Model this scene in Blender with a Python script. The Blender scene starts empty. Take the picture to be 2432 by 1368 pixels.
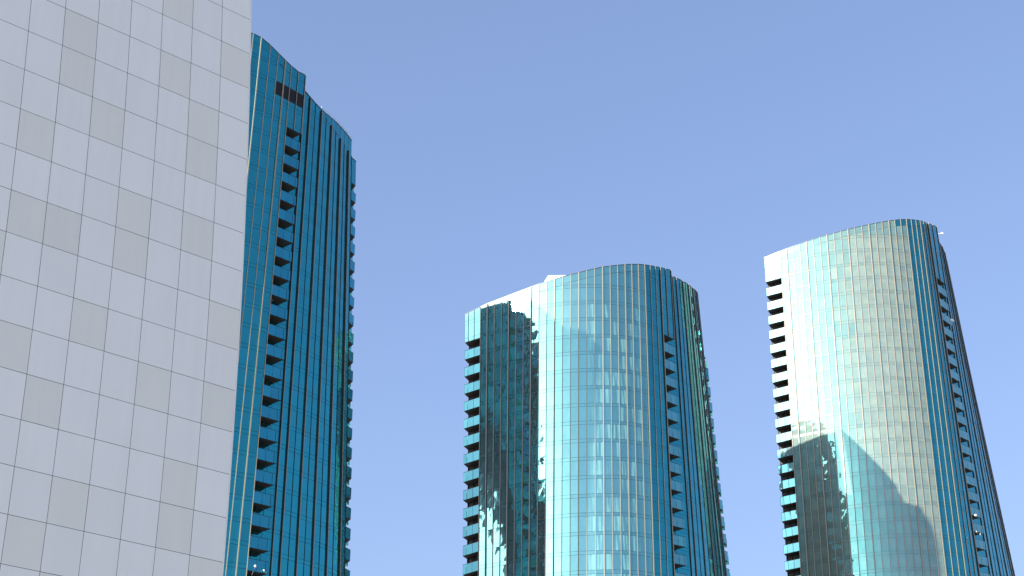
"""Glass residential towers and a panelled white wall seen from the street, looking up."""
import bpy, math, random
from mathutils import Vector, Matrix

random.seed(11)
R = math.radians
scene = bpy.context.scene
col = scene.collection

SUN_AZ = -127.0      # degrees clockwise from +Y
SUN_EL = 27.2
SKY = 0.10
SUNP = 4.8
EXPO = 1.38

# Estimated plan of each tower, in metres: rib = (x, y, dx per storey down, dy per storey down, roof level in storeys)
TOWERS = {
 't1': dict(z0=129.652, H=3.1000,  # unseen left ribs cut short to trim its reflection next door
  L=[(-58.935,202.231,-0.065,0.077,-4.1), (-57.643,201.672,-0.065,0.077,-4.1), (-56.339,201.148,-0.065,0.077,-4.1), (-55.023,200.668,-0.065,0.077,-4.1), (-53.696,200.245,-0.065,0.077,-4.1), (-52.361,199.884,-0.065,0.077,-4.1), (-51.022,199.594,-0.065,0.077,-4.1), (-49.679,199.38,-0.065,0.077,-4.1), (-48.337,199.25,-0.065,0.077,-4.1), (-47.002,199.208,-0.065,0.077,-4.1), (-45.677,199.259,-0.065,0.077,-4.1), (-44.366,199.405,-0.065,0.077,-4.1), (-43.076,199.649,-0.065,0.077,-4.1), (-41.813,199.994,-0.065,0.077,-4.1), (-40.586,200.439,-0.065,0.077,-4.1), (-39.398,200.985,-0.065,0.077,-4.1), (-38.26,201.631,-0.065,0.077,-4.014), (-36.976,202.581,-0.073,0.06,-3.792), (-35.833,203.542,-0.072,0.044,-3.545), (-34.832,204.513,-0.063,0.028,-3.361), (-33.973,205.495,-0.044,0.012,-3.25)],
  X=[(-32.977,206.62,-0.033,0.005,-3.161), (-31.981,207.744,-0.021,-0.002,-3.2)],
  R=[(-32.386,210.275,-0.005,-0.017,-2.881), (-31.523,211.328,0.002,-0.014,-2.678), (-30.706,212.467,0.01,-0.017,-2.519), (-29.935,213.673,0.019,-0.024,-2.43), (-29.208,214.926,0.029,-0.033,-2.407), (-28.525,216.206,0.041,-0.042,-2.418), (-27.884,217.493,0.052,-0.051,-2.435), (-27.285,218.769,0.064,-0.057,-2.417), (-26.726,220.013,0.075,-0.058,-2.396), (-26.207,221.206,0.086,-0.053,-2.349), (-25.727,222.328,0.096,-0.04,-2.251)],
  Q=(-61.795, 204.177, -0.065, 0.077), K=(0.64, 1.726), S=(0.62, 1.3, -0.2, 2.8), fins=[-2.849, -2.637, -2.49, -2.343, -2.157, -1.997, -1.854, -1.721, -1.587, -1.465, -1.355]),
 't2': dict(z0=113.798, H=3.1000,  # left ribs turned and tilted to place the sun glint
  L=[(-5.335,247.646,0.003,0.022,-1.624), (-4.146,247.039,-0.003,0.015,-1.729), (-2.95,246.406,-0.008,0.007,-1.798), (-1.742,245.76,-0.014,-0.001,-1.866), (-0.522,245.112,-0.02,-0.01,-1.936), (0.713,244.477,-0.026,-0.018,-2.011), (1.963,243.867,-0.032,-0.026,-2.092), (3.227,243.291,-0.037,-0.034,-2.183), (4.507,242.759,-0.043,-0.042,-2.278), (5.801,242.283,-0.048,-0.051,-2.336), (7.107,241.869,-0.052,-0.059,-2.44), (8.423,241.526,-0.056,-0.068,-2.543), (9.748,241.258,-0.06,-0.076,-2.634), (11.077,241.075,-0.063,-0.084,-2.727), (12.406,240.98,-0.065,-0.091,-2.841), (13.732,240.938,-0.066,-0.105,-2.953), (15.05,240.992,-0.066,-0.119,-3.073), (16.353,241.146,-0.065,-0.131,-3.169), (17.637,241.402,-0.064,-0.143,-3.27), (18.893,241.76,-0.061,-0.153,-3.375), (20.116,242.222,-0.056,-0.161,-3.474), (21.296,242.787,-0.051,-0.167,-3.574), (22.427,243.454,-0.044,-0.171,-3.656), (23.498,244.221,-0.036,-0.173,-3.736), (24.5,245.086,-0.026,-0.172,-3.819), (25.424,246.046,-0.014,-0.168,-3.923)],
  X=[(26.519,247.248,-0.012,-0.2,-4.061), (27.615,248.45,-0.009,-0.232,-4.194)],
  R=[(28.317,251.929,0.019,-0.229,-4.367), (29.093,252.79,0.03,-0.197,-4.395), (29.856,253.799,0.042,-0.178,-4.443), (30.6,254.945,0.056,-0.168,-4.511), (31.321,256.215,0.07,-0.166,-4.61), (32.016,257.598,0.083,-0.169,-4.725), (32.679,259.08,0.094,-0.178,-4.847), (33.306,260.651,0.102,-0.188,-4.999), (33.893,262.297,0.106,-0.199,-5.175), (34.435,264.006,0.106,-0.209,-5.371), (34.929,265.767,0.099,-0.216,-5.505)],
  Q=(-8.052, 249.705, 0.009, 0.071), K=(0.64, 1.726), S=(0.62, 0.75, 0.25, 1.7), fins=None),
 't3': dict(z0=148.218, H=3.2085,
  L=[(55.379,294.135,-0.052,-0.022,-1.678), (56.63,293.503,-0.055,-0.031,-1.758), (57.889,292.879,-0.058,-0.04,-1.836), (59.157,292.272,-0.062,-0.05,-1.89), (60.442,291.688,-0.067,-0.059,-1.97), (61.743,291.134,-0.071,-0.069,-2.059), (63.063,290.617,-0.077,-0.08,-2.157), (64.402,290.144,-0.082,-0.09,-2.219), (65.76,289.72,-0.086,-0.1,-2.288), (67.135,289.351,-0.09,-0.112,-2.373), (68.525,289.041,-0.093,-0.122,-2.469), (69.929,288.796,-0.096,-0.132,-2.555), (71.338,288.619,-0.098,-0.142,-2.651), (72.752,288.515,-0.099,-0.151,-2.745), (74.162,288.486,-0.099,-0.16,-2.848), (75.561,288.534,-0.098,-0.168,-2.949), (76.942,288.664,-0.095,-0.175,-3.06), (78.295,288.875,-0.091,-0.179,-3.158), (79.61,289.171,-0.086,-0.183,-3.266), (80.878,289.553,-0.079,-0.184,-3.344), (82.086,290.019,-0.068,-0.183,-3.413), (83.22,290.573,-0.057,-0.179,-3.46), (84.268,291.213,-0.043,-0.173,-3.523), (85.214,291.937,-0.028,-0.162,-3.575), (86.044,292.748,-0.01,-0.148,-3.647), (86.739,293.64,0.01,-0.13,-3.733)],
  X=[(88.17,295.428,0.002,-0.172,-3.934), (89.601,297.216,-0.006,-0.213,-4.143)],
  R=[(90.246,300.907,0.023,-0.209,-3.75), (91.041,301.837,0.041,-0.176,-3.75), (91.818,302.923,0.061,-0.156,-3.75), (92.571,304.152,0.083,-0.145,-3.75), (93.297,305.513,0.105,-0.143,-3.75), (93.992,306.991,0.126,-0.146,-3.75), (94.652,308.574,0.146,-0.154,-3.75), (95.27,310.25,0.161,-0.165,-3.75), (95.844,312.003,0.174,-0.176,-3.75), (96.369,313.821,0.182,-0.186,-3.75), (96.841,315.694,0.183,-0.194,-3.75)],
  Q=(52.363, 296.151, -0.032, -0.011), K=(0.64, 1.5), S=(0.45, 0.6, 0.2, 1.7), fins=None),
}

# ------------------------------------------------------------------ materials
def nt(name):
    m = bpy.data.materials.new(name); m.use_nodes = True
    t = m.node_tree; t.nodes.clear()
    out = t.nodes.new('ShaderNodeOutputMaterial')
    return m, t, out

def N(t, kind, **kw):
    n = t.nodes.new(kind)
    for k, v in kw.items():
        if k in n.inputs.keys(): n.inputs[k].default_value = v
        else: setattr(n, k, v)
    return n

def lk(t, a, ao, b, bi): t.links.new(a.outputs[ao], b.inputs[bi])

def glass_mat(name, tint, dust, dustcol, rough=0.035, wave=0.035, body=(0.006, 0.05, 0.065), lobe=0.3, curtains=0.0, vary=0.25, wscale=0.55, spec=.5):
    """Coated curtain-wall glass: tinted mirror over a dark body, with a film of dust that catches the sun."""
    m, t, out = nt(name)
    tc = N(t, 'ShaderNodeTexCoord')
    at_ = N(t, 'ShaderNodeAttribute', attribute_name='pane')
    # gently warped panes
    ns = N(t, 'ShaderNodeTexNoise', Scale=wscale, Detail=1.5)
    off = N(t, 'ShaderNodeVectorMath', operation='MULTIPLY_ADD')
    off.inputs[1].default_value = (37.0, 61.0, 23.0)
    lk(t, at_, 'Color', off, 0); lk(t, tc, 'Object', off, 2); lk(t, off, 0, ns, 'Vector')
    bp = N(t, 'ShaderNodeBump', Strength=1.0, Distance=wave)
    lk(t, ns, 'Fac', bp, 'Height')
    sep = N(t, 'ShaderNodeSeparateColor'); lk(t, at_, 'Color', sep, 'Color')
    # pane to pane tint differences
    mr = N(t, 'ShaderNodeMapRange'); mr.inputs['To Min'].default_value = 1.0 - vary; mr.inputs['To Max'].default_value = 1.0 + vary
    lk(t, sep, 'Red', mr, 'Value')
    tm = N(t, 'ShaderNodeVectorMath', operation='SCALE'); tm.inputs[0].default_value = tint
    lk(t, mr, 'Result', tm, 'Scale')
    mir = N(t, 'ShaderNodeBsdfPrincipled', Metallic=1.0, Roughness=rough)
    lk(t, tm, 0, mir, 'Base Color'); lk(t, bp, 'Normal', mir, 'Normal')
    bod = N(t, 'ShaderNodeBsdfPrincipled', Roughness=lobe)
    bod.inputs['Base Color'].default_value = (*body, 1); bod.inputs['Specular IOR Level'].default_value = spec
    if curtains:
        mp = N(t, 'ShaderNodeMapping'); mp.inputs['Scale'].default_value = (3.2, 3.2, 0.05)
        cn = N(t, 'ShaderNodeTexNoise', Scale=1.0, Detail=2.0)
        lk(t, off, 0, mp, 'Vector'); lk(t, mp, 'Vector', cn, 'Vector')
        cr = N(t, 'ShaderNodeValToRGB'); cr.color_ramp.elements[0].position = .42; cr.color_ramp.elements[1].position = .62
        cr.color_ramp.elements[0].color = (*body, 1); cr.color_ramp.elements[1].color = (.20, .42, .35, 1)
        gt = N(t, 'ShaderNodeMath', operation='GREATER_THAN'); gt.inputs[1].default_value = 1 - curtains
        lk(t, sep, 'Green', gt, 0); lk(t, cn, 'Fac', cr, 'Fac')
        mc = N(t, 'ShaderNodeMix', data_type='RGBA'); mc.inputs['A'].default_value = (*body, 1)
        lk(t, gt, 0, mc, 'Factor'); lk(t, cr, 'Color', mc, 'B'); lk(t, mc, 'Result', bod, 'Base Color')
    mx = N(t, 'ShaderNodeMixShader'); mx.inputs['Fac'].default_value = .66
    lk(t, bod, 0, mx, 1); lk(t, mir, 0, mx, 2)
    # dust film
    dn = N(t, 'ShaderNodeTexNoise', Scale=0.35, Detail=5.0, Roughness=.6)
    lk(t, off, 0, dn, 'Vector')
    dr = N(t, 'ShaderNodeMapRange'); dr.inputs['From Min'].default_value = .25; dr.inputs['From Max'].default_value = .75
    dr.inputs['To Min'].default_value = dust * .7; dr.inputs['To Max'].default_value = dust * 1.3
    lk(t, dn, 'Fac', dr, 'Value')
    df = N(t, 'ShaderNodeBsdfDiffuse'); df.inputs['Color'].default_value = (*dustcol, 1)
    m2 = N(t, 'ShaderNodeMixShader'); lk(t, dr, 'Result', m2, 'Fac'); lk(t, mx, 0, m2, 1); lk(t, df, 0, m2, 2)
    lk(t, m2, 0, out, 'Surface')
    return m

def plain(name, colr, rough=.5, metal=0.0, noise=0.0, nscale=2.0, bump=0.0, spec=.5):
    m, t, out = nt(name)
    p = N(t, 'ShaderNodeBsdfPrincipled', Roughness=rough, Metallic=metal)
    p.inputs['Specular IOR Level'].default_value = spec
    tc = N(t, 'ShaderNodeTexCoord'); ns = N(t, 'ShaderNodeTexNoise', Scale=nscale, Detail=4.0)
    lk(t, tc, 'Object', ns, 'Vector')
    mr = N(t, 'ShaderNodeMapRange'); mr.inputs['To Min'].default_value = 1 - noise; mr.inputs['To Max'].default_value = 1 + noise
    lk(t, ns, 'Fac', mr, 'Value')
    sc = N(t, 'ShaderNodeVectorMath', operation='SCALE'); sc.inputs[0].default_value = colr
    lk(t, mr, 'Result', sc, 'Scale'); lk(t, sc, 0, p, 'Base Color')
    if bump:
        b = N(t, 'ShaderNodeBump', Strength=.4, Distance=bump); lk(t, ns, 'Fac', b, 'Height'); lk(t, b, 'Normal', p, 'Normal')
    lk(t, p, 0, out, 'Surface')
    return m

GL = {
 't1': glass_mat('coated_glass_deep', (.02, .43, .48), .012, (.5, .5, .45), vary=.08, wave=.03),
 't2': glass_mat('coated_glass_bright', (.27, .69, .64), .022, (.50, .62, .56), vary=.08, curtains=.5, wave=.036, wscale=.4, lobe=.42),
 't3': glass_mat('coated_glass_dusty', (.11, .41, .40), .20, (.68, .74, .55), vary=.10, wave=.04, lobe=.42, spec=.2),
 't3m': glass_mat('coated_glass_mint', (.15, .43, .41), .165, (.57, .77, .63), vary=.10, wave=.04, lobe=.42, spec=.2),  # greener film on the left bays, also tinting their shadowed part teal
}
SP = {
 't1': glass_mat('spandrel_glass_deep', (.02, .43, .48), .012, (.5, .5, .45), vary=.05, wave=.02),
 't2': glass_mat('spandrel_glass_bright', (.26, .67, .62), .022, (.55, .62, .58), vary=.05, wave=.03),
 't3': glass_mat('spandrel_glass_dusty', (.11, .40, .39), .19, (.66, .72, .54), vary=.06, wave=.03),
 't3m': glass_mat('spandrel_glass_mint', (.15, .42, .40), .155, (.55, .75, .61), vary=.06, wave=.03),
}
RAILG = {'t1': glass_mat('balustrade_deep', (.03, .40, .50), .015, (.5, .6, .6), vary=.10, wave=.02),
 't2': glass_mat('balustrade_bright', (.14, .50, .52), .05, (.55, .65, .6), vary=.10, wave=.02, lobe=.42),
 't3': glass_mat('balustrade_dusty_sheen', (.14, .46, .48), .12, (.6, .68, .58), vary=.10, wave=.02, lobe=.42)}  # dust film also stands in for the rails' near-specular sheen
M_FRAME = plain('dark_frame', (.012, .03, .036), .35)
M_FINSIDE = plain('fin_dark_anodised', (.022, .03, .034), .4, .2)
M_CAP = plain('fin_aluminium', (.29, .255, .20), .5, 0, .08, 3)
GL_REAR = glass_mat('rear_glass', (.03, .62, .58), .01, (.4, .5, .5), vary=.3, wave=.08)
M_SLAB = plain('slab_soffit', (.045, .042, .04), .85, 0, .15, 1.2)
M_RECESS = plain('recess_wall', (.02, .024, .026), .6, 0, .2, .8)  # near-black base colour stands in for recess shade
M_HAND = plain('handrail_dark', (.02, .03, .034), .35, .5)
M_COPING = plain('coping', (.07, .09, .10), .4, .5)
M_ROOF = plain('roof_membrane', (.3, .3, .29), .9, 0, .1, .5)
M_WHITE = plain('white_render', (.8, .79, .76), .6, 0, .04, 1)
M_LOUVRE = plain('louvre_dark', (.012, .011, .012), .6)
M_RAILM = plain('steel_rail', (.6, .62, .64), .3, .8)

# ------------------------------------------------------------------ mesh helper
class MB:
    def __init__(s): s.v = []; s.f = []; s.m = []; s.c = []
    def face(s, pts, mi=0, c=None):
        b = len(s.v); s.v.extend([tuple(p) for p in pts]); s.f.append(tuple(range(b, b + len(pts)))); s.m.append(mi); s.c.append(c)
    def hexa(s, b4, t4, mi=0, c=None):
        b = len(s.v); s.v.extend([tuple(p) for p in b4] + [tuple(p) for p in t4])
        fs = [(3, 2, 1, 0), (4, 5, 6, 7), (0, 1, 5, 4), (1, 2, 6, 5), (2, 3, 7, 6), (3, 0, 4, 7)]
        for f in fs: s.f.append(tuple(b + i for i in f)); s.m.append(mi); s.c.append(c)
    def box(s, c, d, mi=0, rz=0.0):
        cx, cy, cz = c; hx, hy, hz = d[0] / 2, d[1] / 2, d[2] / 2; ca, sa = math.cos(rz), math.sin(rz)
        q = [(cx + ca * x - sa * y, cy + sa * x + ca * y) for x, y in ((-hx, -hy), (hx, -hy), (hx, hy), (-hx, hy))]
        s.hexa([(x, y, cz - hz) for x, y in q], [(x, y, cz + hz) for x, y in q], mi)
    def tube(s, a, b, r, seg=8, mi=0):
        a = Vector(a); b = Vector(b); d = (b - a).normalized()
        u = d.orthogonal().normalized(); w = d.cross(u); k = len(s.v)
        for p in (a, b):
            for i in range(seg):
                t = 2 * math.pi * i / seg; s.v.append(tuple(p + (u * math.cos(t) + w * math.sin(t)) * r))
        for i in range(seg):
            j = (i + 1) % seg; s.f.append((k + i, k + j, k + seg + j, k + seg + i)); s.m.append(mi); s.c.append(None)
        s.f.append(tuple(k + i for i in range(seg))[::-1]); s.m.append(mi); s.c.append(None)
        s.f.append(tuple(k + seg + i for i in range(seg))); s.m.append(mi); s.c.append(None)
    def ball(s, c, r, mi=0, seg=12, rings=8):
        k = len(s.v)
        for i in range(rings + 1):
            ph = math.pi * i / rings
            for j in range(seg):
                th = 2 * math.pi * j / seg
                s.v.append((c[0] + r * math.sin(ph) * math.cos(th), c[1] + r * math.sin(ph) * math.sin(th), c[2] + r * math.cos(ph)))
        for i in range(rings):
            for j in range(seg):
                j2 = (j + 1) % seg
                s.f.append((k + i * seg + j, k + (i + 1) * seg + j, k + (i + 1) * seg + j2, k + i * seg + j2)); s.m.append(mi); s.c.append(None)
    def build(s, name, mats, parent=None):
        if not isinstance(mats, (list, tuple)): mats = [mats]
        me = bpy.data.meshes.new(name)
        px, py, pz = (parent_world(parent) if parent else (0, 0, 0))
        me.from_pydata([(x - px, y - py, z - pz) for x, y, z in s.v], [], s.f)
        for m in mats: me.materials.append(m)
        me.polygons.foreach_set('material_index', s.m)
        if any(c is not None for c in s.c):
            ca = me.color_attributes.new('pane', 'FLOAT_COLOR', 'CORNER'); dat = []
            for f, c in zip(s.f, s.c):
                c = c or (.5, .2, .5)
                for _ in f: dat.extend((c[0], c[1], c[2], 1.0))
            ca.data.foreach_set('color', dat)
        me.update()
        o = bpy.data.objects.new(name, me); col.objects.link(o)
        if parent: o.parent = parent
        return o

def parent_world(p):
    x = y = z = 0.0
    while p is not None:
        x += p.location[0]; y += p.location[1]; z += p.location[2]; p = p.parent
    return x, y, z

def tag(o, label=None, cat=None, group=None, kind=None):
    if label: o['label'] = label
    if cat: o['category'] = cat
    if group: o['group'] = group
    if kind: o['kind'] = kind
    return o

def empty(name, loc):
    o = bpy.data.objects.new(name, None); o.empty_display_size = 2; o.location = loc; col.objects.link(o); return o

# ------------------------------------------------------------------ tower
FL = 24      # below this storey the flare of the facade stops

class Rib:
    __slots__ = ('x', 'y', 'sx', 'sy', 'r', 'cap')
    def __init__(s, x, y, sx, sy, r, cap=.45): s.x, s.y, s.sx, s.sy, s.r = x, y, sx, sy, r; s.cap = r + cap
    def at(s, n):
        m = min(n, FL); return Vector((s.x + s.sx * m, s.y + s.sy * m))
    def off(s, dx, dy, r=None): return Rib(s.x + dx, s.y + dy, s.sx, s.sy, s.r if r is None else r)

def lerp_rib(a, b, t, r=None):
    l = lambda p, q: p + (q - p) * t
    return Rib(l(a.x, b.x), l(a.y, b.y), l(a.sx, b.sx), l(a.sy, b.sy), l(a.r, b.r) if r is None else r)

def outn(a, b, n):
    t = (b.at(n) - a.at(n)).normalized(); return Vector((t.y, -t.x))

class Tower:
    def __init__(s, key, label, nvis, vis_bays, rear_roof, sbox_top):
        d = TOWERS[key]; s.key = key; s.z0, s.H = d['z0'], d['H']; s.nvis = nvis
        s.L = [Rib(*r) for r in d['L']]; s.X = [Rib(*r) for r in d['X']]; s.Rr = [Rib(*r) for r in d['R']]
        if d['fins']:
            for rb, f in zip(s.Rr, d['fins']): rb.cap = f
        q = d['Q']; L0 = s.L[0]
        s.Q = Rib(q[0], q[1], q[2], q[3], L0.r + .15); s.K = s.Q.off(*d['K'])
        A = s.Rr[-1]; S = d['S']
        s.A = Rib(A.x, A.y, A.sx, A.sy, sbox_top); s.B = s.A.off(S[0], S[1]); s.Cc = s.A.off(S[2], S[3])
        s.nbot = int(math.floor(s.z0 / s.H))
        cx = sum(r.x for r in s.L) / len(s.L) + 2; cy = sum(r.y for r in s.L) / len(s.L) + 12
        s.root = empty('glass_tower', (cx, cy, 0)); tag(s.root, label, 'tower', 'curved glass apartment towers')
        s.cells = []; s.spans = {}; s.vis_bays = vis_bays
        s.rear_roof = rear_roof
        s.louv = None
        s.make()

    def z(s, n): return s.z0 - n * s.H
    def P(s, rib, n, o=0.0, nr=None):
        p = rib.at(n)
        if o: p = p + nr * o
        return Vector((p.x, p.y, s.z(n)))

    def quad(s, a, b, na0, nb0, n1, o, gap=.035, jit=0.0, zg=.02):
        """a pane between ribs a and b, its top at storey na0 / nb0, its foot at n1"""
        nr = outn(a, b, n1); g = zg / s.H
        if na0 + 2 * g >= n1 and nb0 + 2 * g >= n1: return None
        ta = min(na0 + g, n1 - g); tb = min(nb0 + g, n1 - g)
        w = (b.at(n1) - a.at(n1)); ln = w.length
        if ln < .12: return None
        u = w / ln
        def pt(rib, n, sgn, j):
            p = rib.at(n) + u * (gap * sgn) + nr * (o + j); return (p.x, p.y, s.z(n))
        j = [random.uniform(-jit, jit) for _ in range(3)]
        return [pt(a, n1 - g, 1, j[0]), pt(b, n1 - g, -1, j[1]), pt(b, tb, -1, j[1] + j[2]), pt(a, ta, 1, j[0] + j[2])]

    def strip(s, ribs, n0=None, n1=None, grade=0, tag_=''):
        """glazing between consecutive ribs; n0 forces the top, n1 the foot. grade>0: windows may become parts"""
        end = n1 if n1 is not None else s.z0 / s.H
        s.sid = getattr(s, 'sid', 0) + 1
        for i in range(len(ribs) - 1):
            a, b = ribs[i], ribs[i + 1]
            ca, cb = (a.cap, b.cap) if n0 is None else (n0, n0)
            ra, rb = (a.r, b.r) if n0 is None else (n0, n0)
            col_ = random.random()
            n = math.floor(min(ca, cb))
            while n < end:
                for (t, e, kind) in ((n, n + .19, 's'), (n + .19, n + 1, 'w')):
                    e2 = min(e, end)
                    if t >= end: continue
                    ta, tb = max(t, ca), max(t, cb)
                    if ta >= e2 and tb >= e2: continue
                    q = s.quad(a, b, ta, tb, e2, 0.0, jit=.006 if kind == 'w' else .002)
                    if not q: continue
                    cur = random.random() if (kind == 'w' and tag_ == 'L' and 14 <= i <= 20 and n > -2) else 0
                    c = (random.random() * .7 + col_ * .3, cur, random.random())
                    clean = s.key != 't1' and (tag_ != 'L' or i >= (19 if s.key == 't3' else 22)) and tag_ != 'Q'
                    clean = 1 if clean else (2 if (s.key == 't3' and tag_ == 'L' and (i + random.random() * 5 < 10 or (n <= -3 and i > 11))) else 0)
                    if kind == 's': s.spans.setdefault((n if n < s.nvis + 2 else 99, s.sid), []).append((q, c, clean))
                    else:
                        ok = grade and (i in grade) and 0 <= n <= s.nvis and e2 - max(ta, tb) > .6
                        s.cells.append((n if ok else -99, q, c, clean))
                n += 1
            if n0 is None and ra < ca:   # parapet band above the sloping transom
                q = s.quad(a, b, ra, rb, ca, 0.0)
                if q:
                    q = s.quad_free(a, b, ra, rb, ca, cb)
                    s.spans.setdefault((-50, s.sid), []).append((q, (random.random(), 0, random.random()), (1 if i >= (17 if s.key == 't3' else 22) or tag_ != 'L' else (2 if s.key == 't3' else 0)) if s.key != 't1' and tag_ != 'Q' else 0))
        # dark framing sheet behind the panes
        for i in range(len(ribs) - 1):
            a, b = ribs[i], ribs[i + 1]
            ra, rb = (a.r, b.r) if n0 is None else (n0, n0)
            ns = sorted({FL, end}) if end > FL else [end]
            pa, pb = ra, rb
            for e in ns:
                nr = outn(a, b, e)
                s.frame.face([s.P(a, e, -.07, nr), s.P(b, e, -.07, nr), s.P(b, pb, -.07, nr), s.P(a, pa, -.07, nr)])
                pa = pb = e

    def quad_free(s, a, b, ra, rb, ca, cb, gap=.035):
        nr = outn(a, b, 0); w = (b.at(0) - a.at(0)); u = w.normalized(); g = .02 / s.H
        def pt(rib, n, sg):
            p = rib.at(n) + u * gap * sg; return (p.x, p.y, s.z(n))
        return [pt(a, ca - g, 1), pt(b, cb - g, -1), pt(b, rb, -1), pt(a, ra, 1)]

    def fin(s, rib, prev, nxt, w, dp, capw, top=None, foot=None, name='fin', side=None):
        mb = MB(); tops = rib.r - .02 if top is None else top
        end = s.z0 / s.H if foot is None else foot
        ns = [tops] + ([FL] if end > FL else []) + [end]
        for a, b in zip(ns, ns[1:]):
            def ring(n, w_, d0, d1):
                nr = outn(prev, nxt, n); t = Vector((-nr.y, nr.x)); p = rib.at(n); z = s.z(n)
                return [(*(p + t * sx * w_ / 2 + nr * d), z) for sx, d in ((-1, d1), (1, d1), (1, d0), (-1, d0))]
            mb.hexa(ring(b, w, -.05, dp), ring(a, w, -.05, dp), 0)
            if capw: mb.hexa(ring(b, capw, dp + .003, dp + .06), ring(a, capw, dp + .003, dp + .06), 1)
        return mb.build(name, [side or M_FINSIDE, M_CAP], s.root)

    def slab_piece(s, poly, n, front, ribs_named):
        """poly: list of ribs round the slab; front: consecutive ribs that carry the balustrade"""
        zb = s.z(n) - .225 * s.H
        mb = MB(); pts = [r.at(n) for r in poly]
        mb.f.append(tuple(range(len(pts)))[::-1]); mb.v += [(p.x, p.y, zb) for p in pts]; mb.m.append(0); mb.c.append(None)
        k = len(mb.v); mb.v += [(p.x, p.y, zb + .26) for p in pts]; mb.f.append(tuple(range(k, k + len(pts)))); mb.m.append(0); mb.c.append(None)
        m = len(pts)
        for i in range(m):
            j = (i + 1) % m; mb.f.append((i, j, k + j, k + i)); mb.m.append(0); mb.c.append(None)
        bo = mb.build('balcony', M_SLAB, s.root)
        g = MB(); h = MB(); zt = zb + .5 * s.H
        for a, b, cuts in front:
            pa, pb = a.at(n), b.at(n); w = pb - pa; nr = Vector((w.y, -w.x)).normalized(); pa = pa + nr * .03; pb = pb + nr * .03
            for t0, t1 in zip(cuts, cuts[1:]):
                e = .035 / w.length; q0 = pa + w * (t0 + e); q1 = pa + w * (t1 - e); j = random.uniform(-.012, .012); j2 = random.uniform(-.008, .008)
                c = (random.random(), 0, random.random())
                A, B = q0 + nr * j, q1 - nr * j
                g.face([(A.x, A.y, zb - .02), (B.x, B.y, zb - .02), (B.x + nr.x * j2, B.y + nr.y * j2, zt), (A.x + nr.x * j2, A.y + nr.y * j2, zt)], 0, c)
            i0, i1 = pa - nr * .05, pb - nr * .05
            h.hexa([(pa.x, pa.y, zt), (pb.x, pb.y, zt), (i1.x, i1.y, zt), (i0.x, i0.y, zt)], [(pa.x, pa.y, zt + .075), (pb.x, pb.y, zt + .075), (i1.x, i1.y, zt + .075), (i0.x, i0.y, zt + .075)])
            for t in cuts[1:-1]:
                p = pa + w * t - nr * .05; h.box((p.x, p.y, (zb + .26 + zt) / 2), (.035, .035, zt - zb - .26))
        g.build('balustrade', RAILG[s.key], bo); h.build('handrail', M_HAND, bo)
        return bo

    def make(s):
        s.frame = MB(); H = s.H; L, X, Rr = s.L, s.X, s.Rr; E, T = L[-1], X[1]
        n0s = .225
        # --- long curved facade, with the two bays over the balconies
        s.strip(L, grade=s.vis_bays, tag_='L')
        s.strip([E, X[0], T], n1=n0s)
        # --- right facade starts behind the balcony column
        u = Vector((T.x - E.x, T.y - E.y)).normalized(); v = Vector((-u.y, u.x)) * 1.85
        D = E.off(v.x, v.y); C = T.off(v.x, v.y); Mi = lerp_rib(D, C, .52)
        C.r = Rr[0].r; C.cap = Rr[0].cap
        s.strip([D, Mi, C], n0=n0s)
        s.strip([C] + Rr)
        T2 = Rib(T.x, T.y, T.sx, T.sy, T.r); s.strip([T2, Rib(C.x, C.y, C.sx, C.sy, T.r)], n1=n0s)
        # --- left corner box and its end wall
        Q, K, P0 = s.Q, s.K, L[0]
        q1, q2 = lerp_rib(Q, P0, .22), lerp_rib(Q, P0, .59)
        s.strip([Q, q1, q2, P0], n1=n0s, tag_='Q')
        s.strip([K, Q], n1=n0s, tag_='Q')
        nr = outn(L[0], L[1], 0); Pb = P0.off(-nr.x * 1.85, -nr.y * 1.85)
        # --- right corner box
        s.strip([s.A, s.B], n1=n0s); s.strip([s.B, s.Cc], n1=n0s); s.strip([s.A, s.Cc], n0=n0s)
        # --- fins
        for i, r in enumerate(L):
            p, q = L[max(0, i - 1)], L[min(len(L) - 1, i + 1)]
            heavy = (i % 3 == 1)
            s.fin(r, p, q, .06 if not heavy else .08, .16 if heavy else .07, (.13 if heavy else .08) if s.key != 't3' else (.17 if heavy else .11), side=M_CAP if s.key == 't1' else None)  # t1 sides coloured light as sunlit; its right-facade fins stay dark
        for i, r in enumerate(X):
            s.fin(r, E, T, .06, .09, .07, foot=n0s)
        for i, r in enumerate(Rr):
            p, q = Rr[max(0, i - 1)], Rr[min(10, i + 1)]
            if i % 2 == 1 or i == 0: s.fin(r, p, q, .09 if s.key == 't1' else .07, .22 if s.key == 't1' else .12, .10 if s.key == 't1' else .07, top=r.cap if TOWERS[s.key]['fins'] else None)
            else: s.fin(r, p, q, .05, .07, 0, top=r.cap if TOWERS[s.key]['fins'] else None)
        for r in (q1, q2): s.fin(r, Q, P0, .05, .07, 0, foot=n0s)
        # --- recess walls, deep shade put into their near-black colour
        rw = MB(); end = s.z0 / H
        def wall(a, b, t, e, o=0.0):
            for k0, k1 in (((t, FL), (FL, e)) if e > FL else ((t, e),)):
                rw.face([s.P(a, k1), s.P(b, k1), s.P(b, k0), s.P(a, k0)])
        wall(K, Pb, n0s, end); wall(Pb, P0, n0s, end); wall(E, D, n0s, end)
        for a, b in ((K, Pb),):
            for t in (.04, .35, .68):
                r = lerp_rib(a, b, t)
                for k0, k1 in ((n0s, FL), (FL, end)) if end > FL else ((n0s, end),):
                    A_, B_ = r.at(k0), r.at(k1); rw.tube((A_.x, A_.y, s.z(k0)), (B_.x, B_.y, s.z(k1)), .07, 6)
        rw.build('recess_wall', M_RECESS, s.root)
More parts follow.
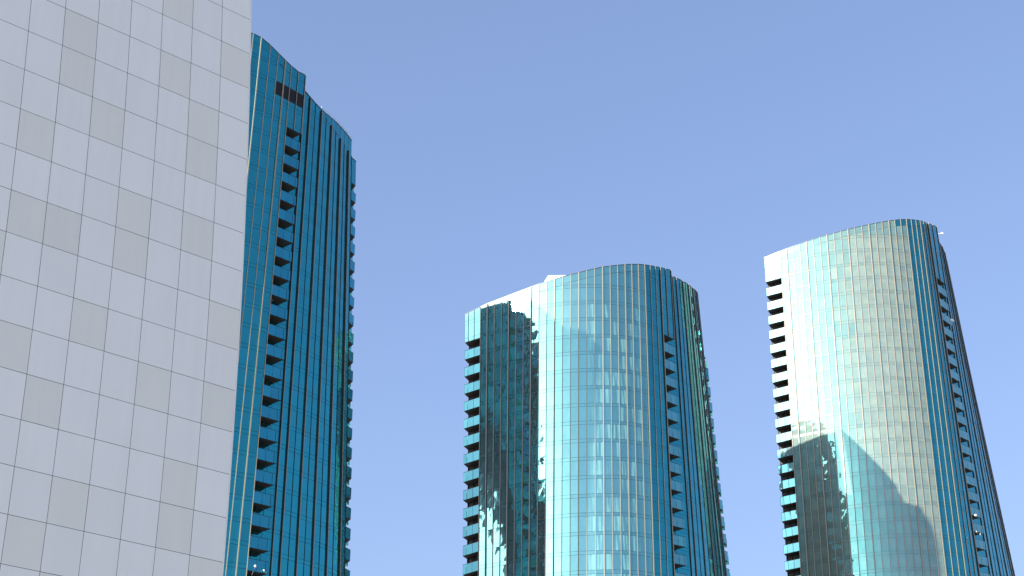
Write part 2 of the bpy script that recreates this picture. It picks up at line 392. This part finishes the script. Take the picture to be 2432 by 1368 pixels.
        # --- balconies of the three columns, one per storey
        low = MB()
        for n in range(0, s.nbot):
            cols_ = [([E, T, C, D], [(E, T, (0, .43, .86, 1)), (T, C, (0, 1))])]
            cols_.append(([Q, P0, Pb, K], [(Q, P0, (0, .22, .6, 1)), (K, Q, (0, 1))]))
            cols_.append(([s.A, s.B, s.Cc], [(s.A, s.B, (0, 1)), (s.B, s.Cc, (0, 1))]))
            for ci, (poly, front) in enumerate(cols_):
                if n == 0:
                    zb = s.z(n) - .225 * H; low.face([(*r.at(n), zb) for r in poly][::-1]); continue
                if n <= s.nvis + 2 and not (s.key == 't1' and ci == 1): s.slab_piece(poly, n, front, None)
                else:
                    zb = s.z(n) - .225 * H; pts = [r.at(n) for r in poly]
                    low.hexa2([(p.x, p.y) for p in pts], zb, zb + .26, 0) if hasattr(low, 'hexa2') else None
                    low.face([(p.x, p.y, zb) for p in pts][::-1]); low.face([(p.x, p.y, zb + .26) for p in pts])
                    for a, b, cuts in front:
                        pa, pb = a.at(n), b.at(n)
                        low.face([(pa.x, pa.y, zb), (pb.x, pb.y, zb), (pb.x, pb.y, zb + .5 * H), (pa.x, pa.y, zb + .5 * H)], 1, (random.random(), 0, .5))
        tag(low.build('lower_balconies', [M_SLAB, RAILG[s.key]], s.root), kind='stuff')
        # --- rear of the building: the same plan turned half round
        B = s.B; cx, cy = (Q.x + B.x) / 2, (Q.y + B.y) / 2; csx, csy = (Q.sx + B.sx) / 2, (Q.sy + B.sy) / 2
        def turn(r, rf): return Rib(2 * cx - r.x, 2 * cy - r.y, 2 * csx - r.sx, 2 * csy - r.sy, rf)
        r0, r1 = s.rear_roof
        RL = [turn(r, r0 + (r1 - r0) * i / (len(L) - 1)) for i, r in enumerate(L)]
        RT = turn(T, r1); RRr = [turn(r, r1 + (s.L[0].r + .3 - r1) * min(1, (i + 1) / 9)) for i, r in enumerate(Rr[:-1])]
        rear = MB(); ribs = [s.Cc.off(0, 0, r0)] + RL + [RT] + RRr + [K.off(0, 0, s.L[0].r + .3)]
        for i in range(len(ribs) - 1):
            a, b = ribs[i], ribs[i + 1]
            nrr = outn(a, b, 0); n = math.floor(min(a.r, b.r))
            bal = i == len(L)      # balcony column between the two halves
            while n < end:
                for t, e in ((n, n + .19), (n + .19, n + 1)):
                    q = s.quad(a, b, max(t, a.r), max(t, b.r), min(e, end), 0.0, jit=.006)
                    if q:
                        dark = bal and t > n
                        rear.face(q, 1 if dark else 0, (random.random(), random.random(), random.random()))
                n += 1
            s.frame.face([s.P(a, end, -.08, nrr), s.P(b, end, -.08, nrr), s.P(b, b.r, -.08, nrr), s.P(a, a.r, -.08, nrr)])
            if 0 < i and i % 2 == 0:
                w = .12
                for k0, k1 in ((a.r, FL), (FL, end)) if end > FL else ((a.r, end),):
                    p0, p1 = a.at(k0), a.at(k1); t_ = Vector((-nrr.y, nrr.x)) * w / 2
                    ring = lambda p, z: [(p.x - t_.x + nrr.x * .12, p.y - t_.y + nrr.y * .12, z), (p.x + t_.x + nrr.x * .12, p.y + t_.y + nrr.y * .12, z), (p.x + t_.x, p.y + t_.y, z), (p.x - t_.x, p.y - t_.y, z)]
                    rear.hexa(ring(p1, s.z(k1)), ring(p0, s.z(k0)), 2)
        # projecting balconies on the rear corners
        for n in range(-1, s.nbot):
            for pa, pb in ((RL[0], s.Cc), (RL[-1], RT)):
                a, b = pa.at(n), pb.at(n); nrr = outn(pa, pb, n) if pa is RL[-1] else -outn(pa, pb, n)
                zb = s.z(n) - .7; o = nrr * 1.3
                rear.hexa([(a.x, a.y, zb), (b.x, b.y, zb), (b.x + o.x, b.y + o.y, zb), (a.x + o.x, a.y + o.y, zb)], [(a.x, a.y, zb + 1.45), (b.x, b.y, zb + 1.45), (b.x + o.x, b.y + o.y, zb + 1.45), (a.x + o.x, a.y + o.y, zb + 1.45)], 0, (random.random(), 0, random.random()))
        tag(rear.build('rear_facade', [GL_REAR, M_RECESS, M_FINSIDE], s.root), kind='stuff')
        # --- roof deck and coping
        rd = MB(); outline = [Q] + L + X + [C] + Rr + [s.B, s.Cc] + RL + [RT] + RRr + [K]
        zr = s.z(max(-1.2, -2.0) if s.key != 't2' else -1.2)
        base = len(rd.v); pts = [r.at(0) for r in outline]; ctr = Vector((sum(p.x for p in pts) / len(pts), sum(p.y for p in pts) / len(pts)))
        ins = [(ctr + (p - ctr) * .985) for p in pts]
        rd.v += [(p.x, p.y, zr) for p in ins] + [(ctr.x, ctr.y, zr)]
        for i in range(len(ins)): rd.f.append((i, (i + 1) % len(ins), len(ins))); rd.m.append(0); rd.c.append(None)
        rd.build('roof', M_ROOF, s.root)
        cp = MB()
        def cope(ribs, h=.10, w=.14, mi=0):
            for a, b in zip(ribs, ribs[1:]):
                nr = outn(a, b, 0); o = nr * .05; i_ = nr * -w
                pa, pb = a.at(a.r), b.at(b.r); za, zb_ = s.z(a.r), s.z(b.r)
                cp.hexa([(*(pa + o), za), (*(pb + o), zb_), (*(pb + i_), zb_), (*(pa + i_), za)], [(*(pa + o), za + h), (*(pb + o), zb_ + h), (*(pb + i_), zb_ + h), (*(pa + i_), za + h)], mi)
        cope([Q] + L + X); cope([C] + Rr); cope([K, Q]); cope([s.A, s.B, s.Cc]); cope(RL + [RT] + RRr)
        cp.build('coping', M_COPING, s.root)
        s.D, s.C = D, C
        # --- louvre band
        if s.key == 't1':
            lv = MB(); rb = L[-3:] + X
            for a, b in zip(rb, rb[1:]):
                nr = outn(a, b, 0); t0, t1 = -2.0, -1.26
                lv.face([s.P(a, t1, .02, nr), s.P(b, t1, .02, nr), s.P(b, t0, .02, nr), s.P(a, t0, .02, nr)])
                k = t0 + .05
                while k < t1:
                    lv.face([s.P(a, k + .03, .05, nr), s.P(b, k + .03, .05, nr), s.P(b, k, .022, nr), s.P(a, k, .022, nr)]); k += .06
            lv.build('louvre', M_LOUVRE, s.root)
        # --- windows: the hundred that show largest are parts, the others one part
        cand = sorted([c for c in s.cells if c[0] >= 0], key=lambda c: -c[0])[:100]
        ids = {id(c) for c in cand}; rest = MB()
        for c in s.cells:
            if id(c) in ids:
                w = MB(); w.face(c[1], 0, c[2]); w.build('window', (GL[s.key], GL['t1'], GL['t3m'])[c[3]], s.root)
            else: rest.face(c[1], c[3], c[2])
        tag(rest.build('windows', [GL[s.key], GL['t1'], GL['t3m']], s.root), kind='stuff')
        for (n, sid_), qs in sorted(s.spans.items()):
            mb = MB()
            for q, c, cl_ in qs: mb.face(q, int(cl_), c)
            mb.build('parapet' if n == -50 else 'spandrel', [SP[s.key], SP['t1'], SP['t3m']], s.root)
        s.frame.build('facade_frame', M_FRAME, s.root)

T1 = Tower('t1', 'deep blue glass tower directly beside the white panelled wall, leftmost and tallest', 22, set(range(15, 20)), (-2.0, -2.0), -1.25)
T2 = Tower('t2', 'middle glass tower with sun glint on its roof edge and white box on top', 13, set(range(25)), (-5.2, -3.4), -.5)
T3 = Tower('t3', 'pale hazy green glass tower on the right, with the curved shadow of its neighbour', 19, set(range(25)), (-3.2, -2.0), -.5)

# ------------------------------------------------------------------ small fixtures on the towers
def lamp(tower, x, y, z, r=.16, cord=0.0):
    mb = MB(); mb.ball((x, y, z), r); mb.tube((x, y + .05, z), (x + .25, y + .45, z - .25), .03, 6)
    if cord:
        p = Vector((x, y, z))
        for i in range(5):
            q = p + Vector((-.05 * (i % 2) - .05, 0, -cord / 5)); mb.tube(p, q, .025, 5); p = q
    mb.build('lamp', M_WHITE, tower.root)
lamp(T1, -34.04, 207.5, 102.65, .2, 1.9)
lamp(T1, -33.99, 206.4, 61.41, .2, 1.2); lamp(T1, -32.87, 207.0, 61.0, .13)
lamp(T2, 26.1, 244.9, 76.5, .13); lamp(T2, 27.2, 245.9, 76.45, .13)
lamp(T3, 87.26, 289.39, 95.26, .22); lamp(T3, 86.96, 289.19, 92.01, .12); lamp(T3, 87.87, 290.10, 91.81, .1)

# white plant room on middle tower
pr = MB(); a = Vector((6.65, 263.4)); b = Vector((14.8, 263.2)); ofs = Vector((.6, 4.2)); zb, zt = 118.0, 132.75
q = [a, b, b + ofs, a + ofs]
pr.hexa([(p.x, p.y, zb) for p in q], [(p.x, p.y, zt) for p in q])
q2 = [a + Vector((-.65, -.1)), a, a + ofs, a + ofs + Vector((-.65, -.1))]
pr.hexa([(p.x, p.y, zb) for p in q2], [(q2[0].x, q2[0].y, zt - 1.1), (q2[1].x, q2[1].y, zt - .02), (q2[2].x, q2[2].y, zt - .02), (q2[3].x, q2[3].y, zt - 1.1)])
pr.build('plant_room', M_WHITE, T2.root)
# steel rail over the parapet of the nearest tower
rl = MB(); rr = T1.Rr[3:11]
for a, b in zip(rr, rr[1:]):
    pa, pb = a.at(a.r), b.at(b.r); za, zb = T1.z(a.r) + .42, T1.z(b.r) + .42
    rl.tube((pa.x, pa.y, za), (pb.x, pb.y, zb), .045, 6); rl.tube((pa.x, pa.y, za - .35), (pa.x, pa.y, za), .03, 5)
rl.build('roof_rail', M_RAILM, T1.root)
dv = MB(); dv.tube((89.19, 300.66, 160.70), (92.03, 302.69, 162.33), .13, 8); dv.box((92.03, 302.69, 162.33), (.4, .3, .35))
dv.tube((89.19, 300.66, 155.22), (89.19, 300.66, 160.70), .07, 6)
dv.build('roof_davit', M_WHITE, T3.root)
fl = MB(); fl.box((89.80, 296.90, 139.19), (.75, .4, .34)); fl.box((90.31, 297.11, 139.09), (.25, .2, .25)); fl.tube((89.85, 296.90, 138.99), (89.90, 297.61, 138.18), .06, 6)
fl.build('floodlight', M_WHITE, T3.root)

# ------------------------------------------------------------------ panelled white wall
AZ = R(48.0); hdir = Vector((math.sin(AZ), math.cos(AZ), 0)); wn = Vector((hdir.y, -hdir.x, 0)); G = Vector((-18.0456, 54.068, 0))
def lean(z):     # sideways drift of the joints with height, measured
    t = (z - 30) / 10.0
    return .16 - .30 * t - .135 * t * t if z > 12 else .16 + .54 - .437
PH, PW, Z0 = 1.786, 1.487, 40.715
grey = {(0,0),(1,0),(3,-1),(2,1),(0,3),(-2,3),(-1,5),(1,4),(2,4),(5,-1),(5,0),(4,2),(5,2),(4,4),(7,1),(6,5),(8,-1),(9,0),(8,3),(8,5),(6,-2),
        (10,4),(11,4),(11,1),(12,0),(12,5),(13,1),(15,3),(16,0),(17,4),(-3,0),(-4,4),(-4,-1),(14,-2),(3,-3),(10,-3)}
def wall_panel_mat(name, colr):
    m, t, out = nt(name)
    p = N(t, 'ShaderNodeBsdfPrincipled', Roughness=.42)
    tc = N(t, 'ShaderNodeTexCoord'); at_ = N(t, 'ShaderNodeAttribute', attribute_name='pane')
    sep = N(t, 'ShaderNodeSeparateColor'); lk(t, at_, 'Color', sep, 'Color')
    n1 = N(t, 'ShaderNodeTexNoise', Scale=.35, Detail=5.0, Roughness=.6); lk(t, tc, 'Object', n1, 'Vector')
    mp = N(t, 'ShaderNodeMapping'); mp.inputs['Scale'].default_value = (3.0, 3.0, .12)
    n2 = N(t, 'ShaderNodeTexNoise', Scale=1.0, Detail=4.0); lk(t, tc, 'Object', mp, 'Vector'); lk(t, mp, 'Vector', n2, 'Vector')
    ad = N(t, 'ShaderNodeMath', operation='ADD'); lk(t, n1, 'Fac', ad, 0); lk(t, n2, 'Fac', ad, 1)
    a2 = N(t, 'ShaderNodeMath', operation='MULTIPLY_ADD'); lk(t, sep, 'Red', a2, 0); a2.inputs[1].default_value = .55; lk(t, ad, 0, a2, 2)
    mr = N(t, 'ShaderNodeMapRange'); mr.inputs['From Min'].default_value = .5; mr.inputs['From Max'].default_value = 2.0
    mr.inputs['To Min'].default_value = .93; mr.inputs['To Max'].default_value = 1.05; lk(t, a2, 0, mr, 'Value')
    sc = N(t, 'ShaderNodeVectorMath', operation='SCALE'); sc.inputs[0].default_value = colr; lk(t, mr, 'Result', sc, 'Scale'); lk(t, sc, 0, p, 'Base Color')
    b = N(t, 'ShaderNodeBump', Strength=.25, Distance=.02); lk(t, n1, 'Fac', b, 'Height'); lk(t, b, 'Normal', p, 'Normal')
    lk(t, p, 0, out, 'Surface'); return m
M_PW = wall_panel_mat('panel_white', (.79, .80, .755)); M_PG = wall_panel_mat('panel_grey', (.73, .735, .665)); M_JOINT = plain('joint_dark', (.05, .052, .056), .8)
wroot = empty('panelled_building', (G.x + hdir.x * 4, G.y + hdir.y * 4, 0))
tag(wroot, 'white panelled wall of a close building filling the left side, a few panels greyer', 'building')
def wp(u, z, o=0.0): p = G + hdir * u + wn * o; return (p.x, p.y, z)
cl = MB(); ZT = Z0 + 8 * PH; rows = int(ZT / PH)
edge = 9.30
for r in range(-8, rows - 8 + 1):
    zt, zb = Z0 - r * PH, max(Z0 - (r + 1) * PH, .2)
    if zb >= zt: continue
    for c in range(-9, 6):
        g = .009
        for_u = lambda k, z: .0 + lean(z) + PW * k
        uR = lambda z, k=c: (edge + (lean(z) - .39) if k == 5 else for_u(k + 1, z) - g)
        j = [random.uniform(-.0025, .0025) for _ in range(4)]
        q = [wp(for_u(c, zb) + g, zb + g, j[0]), wp(uR(zb), zb + g, j[1]), wp(uR(zt), zt - g, j[2]), wp(for_u(c, zt) + g, zt - g, j[3])]
        cl.face(q, 1 if (r, c) in grey else 0, (random.random(), 0, 0))
cl.build('cladding', [M_PW, M_PG], wroot)
core = MB(); ub0, ut0 = lean(0.2) - 9 * PW, lean(ZT) - 9 * PW
zs = [0.2] + [Z0 - r * PH for r in range(rows - 9, -9, -1) if Z0 - r * PH > .5]
for z0, z1 in zip(zs, zs[1:]):
    e0, e1 = edge + lean(z0) - .40, edge + lean(z1) - .40
    core.hexa([wp(lean(z0) - 9 * PW, z0, -.02), wp(e0, z0, -.02), wp(e0, z0, -12), wp(lean(z0) - 9 * PW, z0, -12)],
              [wp(lean(z1) - 9 * PW, z1, -.02), wp(e1, z1, -.02), wp(e1, z1, -12), wp(lean(z1) - 9 * PW, z1, -12)])
core.build('wall', M_JOINT, wroot)
tr = MB()
for z0, z1 in zip(zs, zs[1:]):
    e0, e1 = edge + lean(z0) - .385, edge + lean(z1) - .385
    tr.hexa([wp(e0, z0, .012), wp(e0 + .05, z0, .012), wp(e0 + .05, z0, -11.9), wp(e0, z0, -11.9)], [wp(e1, z1, .012), wp(e1 + .05, z1, .012), wp(e1 + .05, z1, -11.9), wp(e1, z1, -11.9)])
tr.build('corner_trim', M_PW, wroot)
rf = MB(); rf.hexa([wp(ut0, ZT, .05), wp(edge + .1, ZT, .05), wp(edge + .1, ZT, -12.1), wp(ut0, ZT, -12.1)], [wp(ut0, ZT + .3, .05), wp(edge + .1, ZT + .3, .05), wp(edge + .1, ZT + .3, -12.1), wp(ut0, ZT + .3, -12.1)])
rf.build('roof', M_ROOF, wroot)

# ------------------------------------------------------------------ ground
gm, t, out = nt('paving'); p = N(t, 'ShaderNodeBsdfPrincipled', Roughness=.9)
tc = N(t, 'ShaderNodeTexCoord'); ns = N(t, 'ShaderNodeTexNoise', Scale=.02, Detail=8.0); cr = N(t, 'ShaderNodeValToRGB')
cr.color_ramp.elements[0].color = (.16, .155, .145, 1); cr.color_ramp.elements[1].color = (.30, .29, .27, 1)
lk(t, tc, 'Object', ns, 'Vector'); lk(t, ns, 'Fac', cr, 'Fac'); lk(t, cr, 'Color', p, 'Base Color'); lk(t, p, 0, out, 'Surface')
g = MB(); S = 4000; g.face([(-S, -S, 0), (S, -S, 0), (S, S, 0), (-S, S, 0)]); tag(g.build('ground', gm), kind='structure')

# ------------------------------------------------------------------ light, sky, camera
w = bpy.data.worlds.new('World'); scene.world = w; w.use_nodes = True; t = w.node_tree; t.nodes.clear()
sky = t.nodes.new('ShaderNodeTexSky'); sky.sky_type = 'NISHITA'; sky.sun_disc = False
sky.sun_elevation = R(SUN_EL); sky.sun_rotation = R(SUN_AZ % 360)
sky.altitude = 20; sky.air_density = 1.0; sky.dust_density = 4.0; sky.ozone_density = 3.5
bg = t.nodes.new('ShaderNodeBackground'); bg.inputs['Strength'].default_value = SKY
wo = t.nodes.new('ShaderNodeOutputWorld'); gmn = t.nodes.new('ShaderNodeGamma'); gmn.inputs['Gamma'].default_value = .76
gain = t.nodes.new('ShaderNodeVectorMath'); gain.operation = 'MULTIPLY'; gain.inputs[1].default_value = (1.24, 1.255, 1.44)
t.links.new(sky.outputs[0], gmn.inputs[0]); t.links.new(gmn.outputs[0], gain.inputs[0]); t.links.new(gain.outputs[0], bg.inputs[0]); t.links.new(bg.outputs[0], wo.inputs[0])
sd = Vector((math.sin(R(SUN_AZ)) * math.cos(R(SUN_EL)), math.cos(R(SUN_AZ)) * math.cos(R(SUN_EL)), math.sin(R(SUN_EL))))
ld = bpy.data.lights.new('sun', 'SUN'); ld.energy = SUNP; ld.angle = R(.53); ld.color = (1.0, .93, .82)
lo = bpy.data.objects.new('sun', ld); col.objects.link(lo); lo.rotation_euler = sd.to_track_quat('Z', 'Y').to_euler(); lo.location = (-60, -40, 60)

cd = bpy.data.cameras.new('camera'); cam = bpy.data.objects.new('camera', cd); col.objects.link(cam); scene.camera = cam
cam.location = (0, 0, 1.7); cam.rotation_euler = (R(90 + 26.0), 0, 0)
cd.sensor_width = 36; cd.lens = 56.25; cd.clip_start = .5; cd.clip_end = 12000
scene.view_settings.view_transform = 'Standard'; scene.view_settings.look = 'None'
scene.view_settings.exposure = EXPO; scene.view_settings.gamma = 1
scene.cycles.max_bounces = 6; scene.cycles.glossy_bounces = 5; scene.cycles.diffuse_bounces = 3
scene.cycles.sample_clamp_direct = 0; scene.cycles.sample_clamp_indirect = 12
